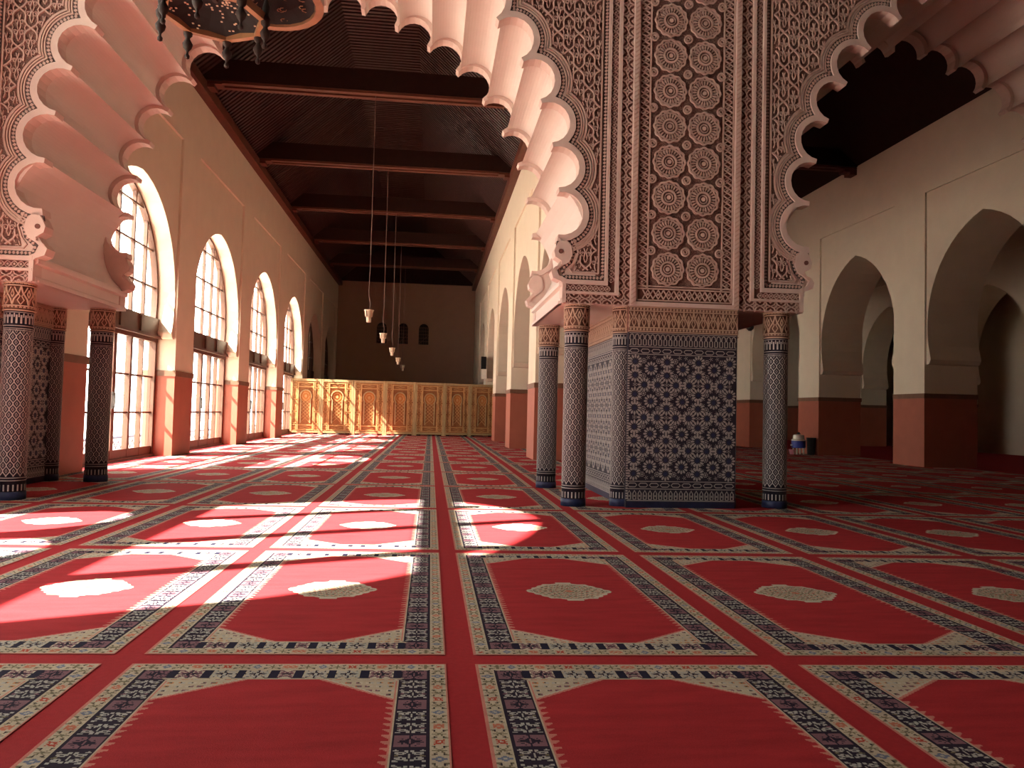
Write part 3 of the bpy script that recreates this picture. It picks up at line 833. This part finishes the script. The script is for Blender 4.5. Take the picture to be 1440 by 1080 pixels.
b = MB(); b.lathe([(RC+.01, 0), (RC+.01, .085), (RC, .09)], n=36); mesh_foot = b.mesh('foot_tiles', True); mesh_foot.materials.append(BLUET)
b = MB(); b.lathe([(RC+.004, 2.10), (RC+.006, 2.42)], n=36); mesh_cap = b.mesh('capital', True); mesh_cap.materials.append(CAPG)
b = MB(); rr = RC+.006
for k in range(6):
    a = 2*PI*k/6; d6 = 2*PI/6
    for sg in (-1, 1):
        rib_c(b, [(a+sg*d6*.5, 2.17), (a+sg*d6*.40, 2.23), (a+sg*d6*.12, 2.30), (a, 2.375)], .014, rr, .012)
        rib_c(b, [(a, 2.17), (a+sg*d6*.2, 2.22), (a+sg*d6*.05, 2.265), (a+sg*d6*.24, 2.31), (a+sg*d6*.4, 2.365)], .010, rr, .010)
        rib_c(b, [(a+sg*d6*.5, 2.25), (a+sg*d6*.4, 2.29), (a+sg*d6*.5, 2.34)], .010, rr, .010)
    for q in range(4):
        for z in (2.135, 2.405): rib_c(b, [(a+q*d6/4-.07, z), (a+q*d6/4, z+.012), (a+q*d6/4+.07, z)], .012, rr, .010)
for z in (2.108, 2.158, 2.385, 2.415): rib_c(b, [(t, z) for t in np.linspace(0, 2*PI, 37)], .012, rr, .014)
mesh_capc = b.mesh('capital_carving'); mesh_capc.materials.append(CAPS)
def column_parts(par, loc=(0, 0, 0), scale=1.0):
    sc3 = (scale, scale, 1)
    s = put('shaft', mesh_shaft, None, par, loc, scale=sc3)
    o = put('tile_lattice', mesh_latt, None, s); o['kind'] = 'stuff'
    o = put('tile_border', mesh_cband, None, s); o['kind'] = 'stuff'
    put('foot_tiles', mesh_foot, None, par, loc, scale=sc3)
    s = put('capital', mesh_cap, None, par, loc, scale=sc3)
    o = put('capital_carving', mesh_capc, None, s); o['kind'] = 'stuff'
def column(x, y, label):
    t = thing('tiled_column', label, 'column', (x, y, .004), group='tiled columns under the arches'); column_parts(t)
YC0, YC1 = 8.97, 11.12
column(1.745, YC0, 'tiled column under the front of the nave arch, beside the square pillar')
column(1.745, YC1, 'tiled column under the rear of the nave arch, beside the square pillar')
column(4.29, YC0, 'tiled column under the aisle arch, on the shaded side of the pillar')
column(4.29, YC1, 'tiled column hidden behind the pillar under the aisle arch')
column(-4.645, YC0, 'tiled column under the front of the nave arch, by the window wall')
column(-4.645, YC1, 'tiled column under the rear of the nave arch, right beside the first window')

# ---------------------------------------------------------------- the square pillar
PC = (PX0+PX1)/2; PW = (PX1-PX0)/2
P = thing('tiled_pillar', 'massive square pillar with blue and white mosaic tiles below carved stucco', 'pillar', (PC, YF, .004))
b = MB(); b.box(-PW, PW, 0, YK-YF, 0, 2.11); put('tile_ground', b, BLACKT, P)
b = MB(); b.box(-PW, PW, -.002, YK-YF, 2.11, 11.3); put('stucco_body', b, GROUND, P)
zellige(P, -PW+.03, PW-.03, .33, 1.835, (0, 0, 0), 0)
tile_bands(P, -PW+.01, PW-.01, (0, 0, 0), 0)
stucco_band(P, -PW, PW, (0, 0, 0), 0)
# left side face of the pillar (faces -X): local u runs along -Y
zellige(P, -1.15, .95, .33, 1.835, (-PW, 1.25, 0), -PI/2, .30)
tile_bands(P, -1.2, 1.0, (-PW, 1.25, 0), -PI/2)
stucco_band(P, -1.2, 1.2, (-PW, 1.25, 0), -PI/2)
column_parts(P, (-PW-.02, .20, 0), .86)
column_parts(P, (PW-.02, .24, 0), .80)
# edge strip beads on the front corner
b = MB()
for k in range(60): b.box(-PW-.004, -PW+.02, -.006, .0, .10+k*.030, .10+k*.030+.018)
put('corner_tiles', b, WHITET, P, kind='stuff')
# carved upper panel
def rope(par, u, z0, z1, wd=.07):
    b = MB(); b.box(u-wd/2, u+wd/2, -.05, 0, z0, z1); put('edge_rib', b, STUCL, par)
    b = MB()
    for k in range(int((z1-z0)/.055)):
        z = z0+k*.055
        b.ribbon([(u-wd/2+.008, z), (u+wd/2-.008, z+.04)], .014, FXZ, .05, .058)
    put('rope_carving', b, STUC, par, kind='stuff')
for s in (-1, 1): rope(P, s*(PW-.035), 2.44, 8.9)
b = MB(); b.box(-PW, PW, -.045, 0, 2.425, 2.475); put('base_rib', b, STUCL, P)
b = MB(); b.box(-PW+.23, PW-.23, -.012, 0, 2.66, 8.9); put('panel_ground', b, FILI, P)
b = MB()
for u in (-PW+.085, -PW+.215, PW-.215, PW-.085): b.box(u-.008, u+.008, -.03, 0, 2.50 if abs(u) > PW-.1 else 2.64, 8.9)
for z in (2.50, 2.64, 2.67): b.box(-PW+.09, PW-.09, -.03, 0, z-.007, z+.007)
put('panel_ribs', b, STUC, P)
b = MB()     # zigzag border
for s in (-1, 1):
    uc = s*(PW-.15)
    for k in range(48):
        z = 2.66+k*.13
        for q in (-1, 1):
            b.ribbon([(uc+q*.055, z), (uc-q*.055, z+.065), (uc+q*.055, z+.13)], .013, FXZ, 0, .024)
        b.prism(arc(uc, z+.065, .016, 0, 2*PI, 6)[:-1], FXZ, 0, .022, False)
for k in range(9):
    u = -PW+.16+k*.13
    for q in (-1, 1): b.ribbon([(u, 2.572+q*.055), (u+.065, 2.572-q*.055), (u+.13, 2.572+q*.055)], .013, FXZ, 0, .024)
    b.prism(arc(u+.065, 2.572, .016, 0, 2*PI, 6)[:-1], FXZ, 0, .022, False)
put('zigzag_border', b, STUC, P, kind='stuff')
# big carved rosettes
b = MB()
b.ribbon([((.192+.008*math.cos(12*t))*math.cos(t), (.192+.008*math.cos(12*t))*math.sin(t)) for t in np.linspace(0, 2*PI, 73)[:-1]], .020, FXZ, 0, .026, True)
b.ribbon(arc(0, 0, .165, 0, 2*PI, 36)[:-1], .010, FXZ, 0, .022, True)
b.ribbon(arc(0, 0, .085, 0, 2*PI, 30)[:-1], .020, FXZ, 0, .026, True)
b.ribbon(arc(0, 0, .050, 0, 2*PI, 20)[:-1], .010, FXZ, 0, .02, True)
b.prism(arc(0, 0, .026, 0, 2*PI, 10)[:-1], FXZ, 0, .02, False)
for k in range(24):
    a = 2*PI*k/24; Pp_ = lambda r, t: (r*math.cos(t), r*math.sin(t))
    b.prism([Pp_(.098, a), Pp_(.132, a-.075), Pp_(.150, a-.06), Pp_(.157, a), Pp_(.150, a+.06), Pp_(.132, a+.075)], FXZ, 0, .024, False)
    b.prism([Pp_(.170, a+.13), Pp_(.178, a+.09), Pp_(.184, a+.13), Pp_(.178, a+.17)], FXZ, 0, .022, False)
mesh_cros = b.mesh('carved_rosette'); mesh_cros.materials.append(STUC)
b = MB()
b.ribbon(arc(0, 0, .046, 0, 2*PI, 16)[:-1], .018, FXZ, 0, .024, True); b.ribbon(arc(0, 0, .022, 0, 2*PI, 12)[:-1], .010, FXZ, 0, .022, True)
mesh_sros = b.mesh('carved_knot'); mesh_sros.materials.append(STUC)
for k in range(14):
    z = 2.885+.44*k
    for s in (-1, 1): put('carved_rosette', mesh_cros, None, P, (s*.217, -.012, z))
    for u in (-.43, 0, .43): put('carved_knot', mesh_sros, None, P, (u, -.012, z+.22))

# ---------------------------------------------------------------- left wall pier with tiles
Q = thing('tiled_pier', 'mosaic tiled pier against the window wall behind the tiled column', 'pier', (XL+.115, YF, .004))
b = MB(); b.box(-.085, .115, 0, YK-YF, 0, 2.11); put('tile_ground', b, BLACKT, Q)
b = MB(); b.box(-.085, .117, -.0, YK-YF, 2.11, 2.42); put('stucco_body', b, GROUND, Q)
zellige(Q, -1.05, .95, .33, 1.835, (.115, 1.25, 0), PI/2, .34)
tile_bands(Q, -1.05, .95, (.115, 1.25, 0), PI/2)
stucco_band(Q, -1.2, 1.2, (.115, 1.25, 0), PI/2)
column_parts(Q, (.10, YK-YF-.16, 0), .86)
column_parts(Q, (.06, .12, 0), .86)

# ---------------------------------------------------------------- carpet
CS = .00625
MW, ML = 1.325, 2.4544
NXC, NYC = int(MW/CS), int(ML/CS)
PAL = dict(red=RED, edge=(.50, .19, .15), cream=(.44, .37, .275), cream2=(.48, .42, .33), dark=(.020, .013, .026), mauve=(.19, .095, .115), grey=(.36, .35, .32), olive=(.16, .135, .085),
           salmon=(.46, .15, .09), blue=(.14, .16, .23), orange=(.46, .21, .09), navy=(.014, .012, .030), rust=(.38, .06, .035))
KEY = list(PAL)
def ell(x, y, cx, cy, rx, ry): return ((x-cx)/rx)**2+((y-cy)/ry)**2 < 1
def motif(s, t, w_, h_):
    """woven leaf motif in a block w_ x h_, s,t measured from the centre"""
    x, y = abs(s)/w_*2, abs(t)/h_*2
    if ell(x, y, .56, .42, .34, .26) and not ell(x, y, .50, .40, .12, .10): return 1
    if ell(x, y, .18, .72, .14, .20): return 1
    if x < .10 and y < .34: return 1
    if ell(x, y, .86, .86, .16, .14): return 1
    if ell(x, y, .80, .0, .16, .16): return 2
    return 0
def flower(s, t, k):
    x, y = abs(s), abs(t)
    if k == 0:
        if x+y < .007: return 'cream'
        if x < .006 and y < .022 or y < .008 and x < .02 or abs(x-y) < .004 and x < .017: return 'salmon'
    elif k == 1:
        if abs(x*1.2-y) < .004 and x < .022: return 'olive'
        if y < .004 and x < .024: return 'olive'
        if ell(x, y, .015, .026, .005, .006): return 'dark'
    elif k == 2:
        if x+y < .008: return 'cream2'
        if x+y < .019 or (abs(x-y) < .005 and x < .02): return 'rust'
    else:
        if x+y < .010: return 'grey'
        if x*.8+y < .020 or (y < .004 and x < .026): return 'blue'
    return None
def carpet_cell(i, j):
    X, Y = (i+.5)*CS, (j+.5)*CS
    a = min(X, MW-X); bb = min(Y, ML-Y); d = min(a, bb)
    side = a <= bb
    if d < .010: return 'edge'
    if d < .078:
        t = (bb if side else a); s_ = d-.043; P_ = .062
        q = int(t/P_); f = flower(s_, t-(q+.5)*P_, [2, 1, 3, 1, 0, 1][q % 6])
        if f: return f
        if abs(abs(t-(q+.5)*P_)-.031) < .004 and abs(s_) > .012 and abs(s_) < .028: return 'olive'
        return 'cream'
    if side:
        if d < .087: return 'dark'
        if d < .193:
            t = bb-.087; P_ = .105
            q = int(max(t, 0)/P_); tt = t-(q+.5)*P_
            if abs(tt) > .044: return 'dark'
            m_ = motif(d-.140, tt, .104, .086)
            if q % 3 == 0: return 'mauve' if m_ else ('dark' if m_ == 0 and abs(d-.140)+abs(tt) < .05 else 'mauve')
            if m_ == 1: return 'grey'
            if m_ == 2: return 'olive' if q % 3 == 1 else 'mauve'
            return 'dark'
        if d < .200: return 'dark'
        if d < .212: return 'edge' if d > .206 else 'cream'
    else:
        if d < .084: return 'cream'
        if d < .178:
            t = a-.193
            if t < 0: return 'mauve' if motif(t+.053, d-.13, .104, .09) else 'dark'
            P_ = .134; q = int(t/P_); tt = t-q*P_
            if tt < .034: return 'navy'
            m_ = motif(tt-.034-.05, d-.131, .1, .09)
            if m_: return 'grey' if q % 3 else 'mauve'
            return 'dark' if (abs(tt-.084) < .006 or abs(d-.131) < .005 or abs(abs(tt-.084)-abs(d-.131)) < .006) else ('cream' if q % 3 else 'cream2')
        if d < .190: return 'cream'
    f = (a-.205)/.33+(bb-.185)/.235
    if f < 1:
        if f > .93: return 'edge'
        if f > .88: return 'cream2'
        P_ = .042
        xx = (a % P_)/P_; yy = (bb % P_)/P_
        row = int((a/P_)+(bb/P_)) % 5
        if .2 < xx < .85 and .25 < yy < .72:
            if .42 < xx < .62 and .35 < yy < .62: return 'dark' if row % 2 else 'olive'
            return ['salmon', 'orange', 'grey', 'cream2', 'mauve'][row]
        return 'cream'
    if side and d < .236 and bb > .43:
        if (bb % .048)/.048 < .62-(d-.212)*18: return 'edge'
    x, y = abs(X-MW/2), abs(Y-ML/2)
    du, dv = x/.272, y/.215
    m_ = max(du*.98+dv*.62, dv*1.0+du*.34)+.035*math.cos(x*70)*math.cos(y*70)
    if m_ < 1 or (x < .05 and y < .235):
        if m_ > .90: return 'cream2'
        if x+y*1.3 < .035: return 'salmon'
        if x*.8+y*1.3 < .062: return 'olive' if (int(x/.013)+int(y/.013)) % 2 else 'cream'
        q = math.sin(x*95+y*23)*math.sin(y*110-x*17)
        if q > .72: return 'rust' if m_ < .55 else 'salmon'
        if q < -.55: return 'olive'
        if -.12 < q < -.02: return 'dark' if m_ > .4 else 'olive'
        if q > .5: return 'grey'
        return 'cream'
    return 'red'
grid = np.array([[KEY.index(carpet_cell(i, j)) for i in range(NXC)] for j in range(NYC)])
SH = -.0413
def carpet_mesh():
    done = np.zeros_like(grid, bool); V = []; Fq = []; Cc = []
    for j in range(NYC):
        i = 0
        while i < NXC:
            if done[j, i]: i += 1; continue
            c = grid[j, i]; i2 = i
            while i2 < NXC and grid[j, i2] == c and not done[j, i2]: i2 += 1
            j2 = j+1
            while j2 < NYC and (grid[j2, i:i2] == c).all() and not done[j2, i:i2].any(): j2 += 1
            done[j:j2, i:i2] = True
            bI = len(V)
            for (x, y) in ((i, j), (i2, j), (i2, j2), (i, j2)):
                X = x*CS; V.append((X, y*CS+SH*X, .003))
            Fq.append((bI, bI+1, bI+2, bI+3)); Cc.append(c)
            i = i2
    me = bpy.data.meshes.new('carpet_panel'); me.from_pydata(V, [], Fq); me.update()
    at = me.color_attributes.new('Col', 'FLOAT_COLOR', 'CORNER')
    arr = np.ones((len(Fq)*4, 4), np.float32)
    pal = np.array([PAL[k] for k in KEY], np.float32)
    arr[:, :3] = np.repeat(pal[np.array(Cc)], 4, axis=0)
    at.data.foreach_set('color', arr.ravel())
    me.materials.append(CARP)
    return me
cm = carpet_mesh()
K = thing('carpet', 'red wall-to-wall prayer carpet woven with cream and navy bordered panels', 'carpet', (0, 10, 0))
b = MB(); b.box(XL-.3, 21.4, -9, YB, -.02, 0); put('carpet_ground', b, REDC, K, (0, -10, 0))
CW, CL, CX, CY = 1.4453, 2.5744, .1639, 3.3666
for k in range(-4, 9):
    for j in range(-2, 13):
        x = CX+CW*k+.06; y = CY+CL*j+SH*CW*k+.06
        if y > YB-3: continue
        put('carpet_panel', cm, None, K, (x, y-10, 0))

# ---------------------------------------------------------------- carved wooden screen
S0, S1 = Vector((-5.86, 32.4, 0)), Vector((2.95, 35.2, 0))
sb = [(-5.88, 32.33), (-4.64, 32.54), (-3.32, 32.76), (-1.98, 32.98), (-.69, 33.20), (.61, 33.41), (1.74, 33.60), (2.86, 33.78)]
SLAB = ['sunlit carved screen panel touching the window wall', 'second carved screen panel from the window wall', 'third carved screen panel from the window wall', 'middle panel of the carved wooden screen', 'fifth carved screen panel from the window wall', 'carved screen panel second from the terracotta pier', 'carved screen panel touching the terracotta pier']
SW, SH_ = 1.40, 2.34
def screen_panel(w_):
    h = w_/2
    parts = []
    def add(nm, mb, m_): parts.append((nm, mb, m_))
    b = MB(); b.box(-h, h, 0, .05, .05, SH_); add('back_board', b, OWOOD2)
    for x0, x1 in ((-h, -h+.085), (h-.085, h)):
        b = MB(); b.box(x0, x1, -.05, .06, 0, SH_); add('stile', b, LWOOD)
    for z0, z1 in ((.06, .14), (SH_-.10, SH_)):
        b = MB(); b.box(-h+.085, h-.085, -.045, .06, z0, z1); add('rail', b, LWOOD)
    q = h-.1
    cw = .20
    for s in (-1, 1):
        x0, x1 = sorted((s*q, s*(q-cw)))
        for z0, z1 in ((.17, .40), (.46, .92), (.98, 1.42), (1.48, 1.92), (1.98, 2.2)):
            b = MB(); b.ribbon([(x0+.02, z0), (x1-.02, z0), (x1-.02, z1), (x0+.02, z1)], .04, FXZ, 0, .035, True)
            zc = (z0+z1)/2; xc = (x0+x1)/2; hh = (z1-z0)/2-.05
            b.ribbon([(xc, zc-hh), (xc+.045, zc), (xc, zc+hh), (xc-.045, zc)], .022, FXZ, 0, .02, True)
            b.prism([(xc-.02, zc), (xc, zc-.02), (xc+.02, zc), (xc, zc+.02)], FXZ, 0, .02)
            add('carved_panel', b, OWOOD)
        b = MB(); xx = s*(q-cw-.045); b.box(xx-.025, xx+.025, -.04, 0, .17, 2.2); add('colonnette', b, OWOOD)
        b = MB(); b.box(xx-.05, xx+.05, -.06, 0, 1.42, 1.50); add('bracket', b, OWOOD)
    iw = q-cw-.07
    for z0, z1 in ((.17, .40), (1.98, 2.2)):
        b = MB(); b.ribbon([(-iw, z0+.02), (iw, z0+.02), (iw, z1-.02), (-iw, z1-.02)], .04, FXZ, 0, .035, True)
        b.ribbon([(-iw*.7, (z0+z1)/2), (0, z0+.07), (iw*.7, (z0+z1)/2), (0, z1-.07)], .022, FXZ, 0, .02, True); add('carved_panel', b, OWOOD)
    r = iw*.80
    pts = [(-r*.82, .46), (-r*.82, 1.46)]+[(r*math.cos(t), 1.60+r*math.sin(t)) for t in np.linspace(PI*1.12, -PI*.12, 20)]+[(r*.82, 1.46), (r*.82, .46)]
    b = MB(); b.ribbon(pts, .045, FXZ, 0, .05); add('niche_arch', b, LWOOD)
    b = MB()
    for k in range(6):
        z = .52+k*.15; 
        for s in (-1, 1):
            b.ribbon([(s*r*.7, z), (0, z+.16), (-s*r*.7, z+.32)], .018, FXZ, 0, .018)
    b.ribbon(arc(0, 1.6, r*.6, 0, 2*PI, 18)[:-1], .02, FXZ, 0, .02, True)
    b.prism([((.09 if k % 2 == 0 else .045)*math.cos(PI*k/8), 1.6+(.09 if k % 2 == 0 else .045)*math.sin(PI*k/8)) for k in range(16)], FXZ, 0, .02)
    add('niche_carving', b, OWOOD)
    b = MB(); b.prism(arc(0, 1.62, r*.93, 0, 2*PI, 20)[:-1], FXZ, 0, .006); add('niche_ground', b, mat('amber_wood', (.48, .17, .035), .5, .1, 9))
    b = MB(); b.box(-h+.12, -h+.3, -.02, .07, 0, .05); b.box(h-.3, h-.12, -.02, .07, 0, .05); add('foot', b, DWOOD)
    return [(nm, mb.mesh(nm), m_) for nm, mb, m_ in parts]
unit = screen_panel(1.4)
for nm, me, m_ in unit: me.materials.append(m_)
for k in range(7):
    p0, p1 = Vector((*sb[k], 0)), Vector((*sb[k+1], 0)); d = p1-p0
    t = thing('screen_panel', SLAB[k], 'screen', tuple((p0+p1)/2+Vector((0, 0, .005))), math.atan2(d.y, d.x), 'carved wooden screen panels')
    for nm, me, m_ in unit: put(nm, me, None, t, scale=((d.length-.01)/1.4, 1, 1))

# ---------------------------------------------------------------- hanging lamps
def lamp(y, label):
    t = thing('hanging_lamp', label, 'lamp', (-1.49, y, 3.13), group='small lamps hanging down the nave')
    b = MB(); b.lathe([(.0, 0), (.05, .005), (.055, .10), (.06, .12), (.04, .125)], n=12); put('lower_cup', b, CRYST, t)
    b = MB(); b.lathe([(.05, .12), (.085, .14), (.10, .26), (.115, .275), (.115, .29), (.06, .30)], n=14); put('glass_cup', b, CRYST, t)
    for k in range(6):
        a = 2*PI*k/6; b = MB(); b.box(.098*math.cos(a)-.008, .098*math.cos(a)+.008, .098*math.sin(a)-.008, .098*math.sin(a)+.008, .13, .30); put('rib', b, GOLD, t)
    b = MB(); b.tube([(0, 0, .29), (.03, 0, .42), (-.02, 0, .7), (0, 0, 1.2), (0, 0, 5.44)], .008, 5); put('cord', b, CORD, t)
LL = ['small glass lamp on the longest visible cord, closest to the scalloped arch', 'second small hanging lamp behind the scalloped arch', 'third small hanging lamp behind the scalloped arch', 'fourth small hanging lamp, above the carved screen', 'tiny dark hanging lamp, last before the end wall']
for k in range(5): lamp(17.65+5.3*k, LL[k])

# ---------------------------------------------------------------- chandelier
CH = thing('chandelier', 'ornate dark chandelier with gilt rings and turned drop finials', 'chandelier', (-1.55, 6.7, 4.4))
def ring(par, c, R, n, w_, h_, m_, nm):
    b = MB()
    for k in range(n):
        a, a2 = 2*PI*k/n, 2*PI*(k+1)/n
        q = [(c[0]+r*math.cos(t), c[1]+r*math.sin(t)) for r, t in ((R-w_, a), (R, a), (R, a2), (R-w_, a2))]
        b.prism(q, lambda u, v, nn: (u, v, nn), c[2], c[2]+h_)
    return put(nm, b, m_, par)
HC = (-.38, -.2, 0)
ring(CH, HC, .44, 8, .055, .07, GOLD, 'gilt_ring')
b = MB(); b.lathe([(.0, .16), (.2, .14), (.39, .03), (.39, .06), (.0, .2)], HC, 16); bowl = put('pierced_bowl', b, BLACK, CH)
b = MB(); random.seed(2)
for k in range(90):
    a = random.uniform(0, 2*PI); r = random.uniform(.06, .36); z = .16-.13*(r/.39)**1.6
    x, y = HC[0]+r*math.cos(a), HC[1]+r*math.sin(a)
    b.prism([(x-.008, y-.008), (x+.008, y-.008), (x+.008, y+.008), (x-.008, y+.008)], lambda u, v, n: (u, v, n), z-.012, z-.006)
put('hole_light_dots', b, CRYST, CH, kind='stuff')  # pale squares standing in for light through the bowl's pierced holes
fin = MB(); fin.lathe([(.006, -.235), (.020, -.225), (.022, -.205), (.009, -.185), (.012, -.165), (.034, -.135), (.044, -.10), (.022, -.06), (.018, -.045), (.038, -.02), (.042, .02), (.022, .06), (.032, .12), (.012, .2)], n=12)
fm = fin.mesh('finial', True); fm.materials.append(IRON)
for k in range(8):
    a = 2*PI*k/8; put('finial', fm, None, CH, (HC[0]+.43*math.cos(a), HC[1]+.43*math.sin(a), .0))
ring(CH, (0, 0, .28), .50, 28, .07, .10, GOLD, 'gilt_ring')
b = MB(); b.lathe([(.05, .42), (.3, .36), (.42, .30), (.42, .34), (.05, .46)], (0, 0, 0), 20); put('pierced_bowl', b, BLACK, CH)
b = MB()
for k in range(40):
    a = random.uniform(0, 2*PI); r = random.uniform(.1, .4); z = .43-.12*(r/.42)**2
    cx_, cy_ = r*math.cos(a), r*math.sin(a)
    b.tube([(cx_+.03*math.cos(t), cy_+.03*math.sin(t), z-.02) for t in np.linspace(0, 5, 7)], .005, 4)
put('scroll_work', b, GOLD, CH)
b = MB(); b.tube([(0, 0, .4), (0, 0, 6.6)], .03, 8); put('chain', b, IRON, CH)
b = MB(); b.tube([(HC[0], HC[1], .15), (HC[0]*.5, HC[1]*.5, .6), (0, 0, 1.0)], .03, 8); put('arm', b, IRON, CH)

# ---------------------------------------------------------------- small things in the aisle
t = thing('water_cooler', 'blue drum water cooler with white lid against the aisle pier', 'water cooler', (11.72, 22.85, .005))
b = MB(); b.lathe([(.20, .20), (.22, .23), (.22, .40), (.215, .43)], n=20); put('drum', b, BLUEP, t)
b = MB(); b.lathe([(.225, .43), (.225, .46), (.18, .48), (.17, .60), (.14, .62), (.05, .63)], n=20); put('lid', b, WHITEP, t)
b = MB(); b.lathe([(.05, .62), (.06, .66), (.03, .70)], n=10); put('cap', b, BLACK, t)
b = MB(); b.box(-.26, -.20, -.03, .03, .27, .31); put('tap', b, WHITEP, t)
for a in range(4):
    b = MB(); c, s = math.cos(PI/4+a*PI/2)*.16, math.sin(PI/4+a*PI/2)*.16; b.box(c-.02, c+.02, s-.02, s+.02, 0, .21); put('leg', b, WHITEP, t)
t = thing('plastic_cup', 'small pink plastic cup on the carpet by the blue water cooler', 'cup', (11.42, 22.7, .005))
b = MB(); b.lathe([(.055, 0), (.085, .15), (.078, .15), (.05, .012)], n=14); put('cup_body', b, PINKP, t)
b = MB(); b.lathe([(.080, .145), (.090, .145), (.090, .158), (.080, .158)], n=14); put('cup_rim', b, PINKP, t)
t = thing('trash_bin', 'slim black bin standing behind the blue water cooler', 'bin', (12.02, 22.62, .005))
b = MB(); b.lathe([(.11, 0), (.14, .52), (.13, .52), (.10, .02)], n=14); put('bin_body', b, BLACK, t)
b = MB(); b.lathe([(.13, .51), (.15, .51), (.15, .54), (.13, .54)], n=14); put('bin_rim', b, BLACK, t)
t = thing('loudspeaker', 'black loudspeaker mounted on the nave arcade wall past the screen', 'loudspeaker', (2.33, 33.6, 2.95))
b = MB(); b.box(-.12, .10, -.14, .14, .1, .65); put('cabinet', b, BLACK, t)
b = MB(); b.box(-.10, .12, -.15, .13, -.35, .08); put('bracket', b, WHITEP, t)
t = thing('wall_lantern', 'small iron lantern hanging on the aisle pier behind the pillar', 'lantern', (12.02, 27.3, 4.45))
b = MB(); b.lathe([(.06, 0), (.14, .08), (.17, .26), (.10, .34), (.02, .42)], n=8); put('lantern_body', b, IRON, t)
b = MB(); b.tube([(0, 0, .42), (0, 0, .55), (.15, 0, .6)], .02, 6); put('hook', b, IRON, t)
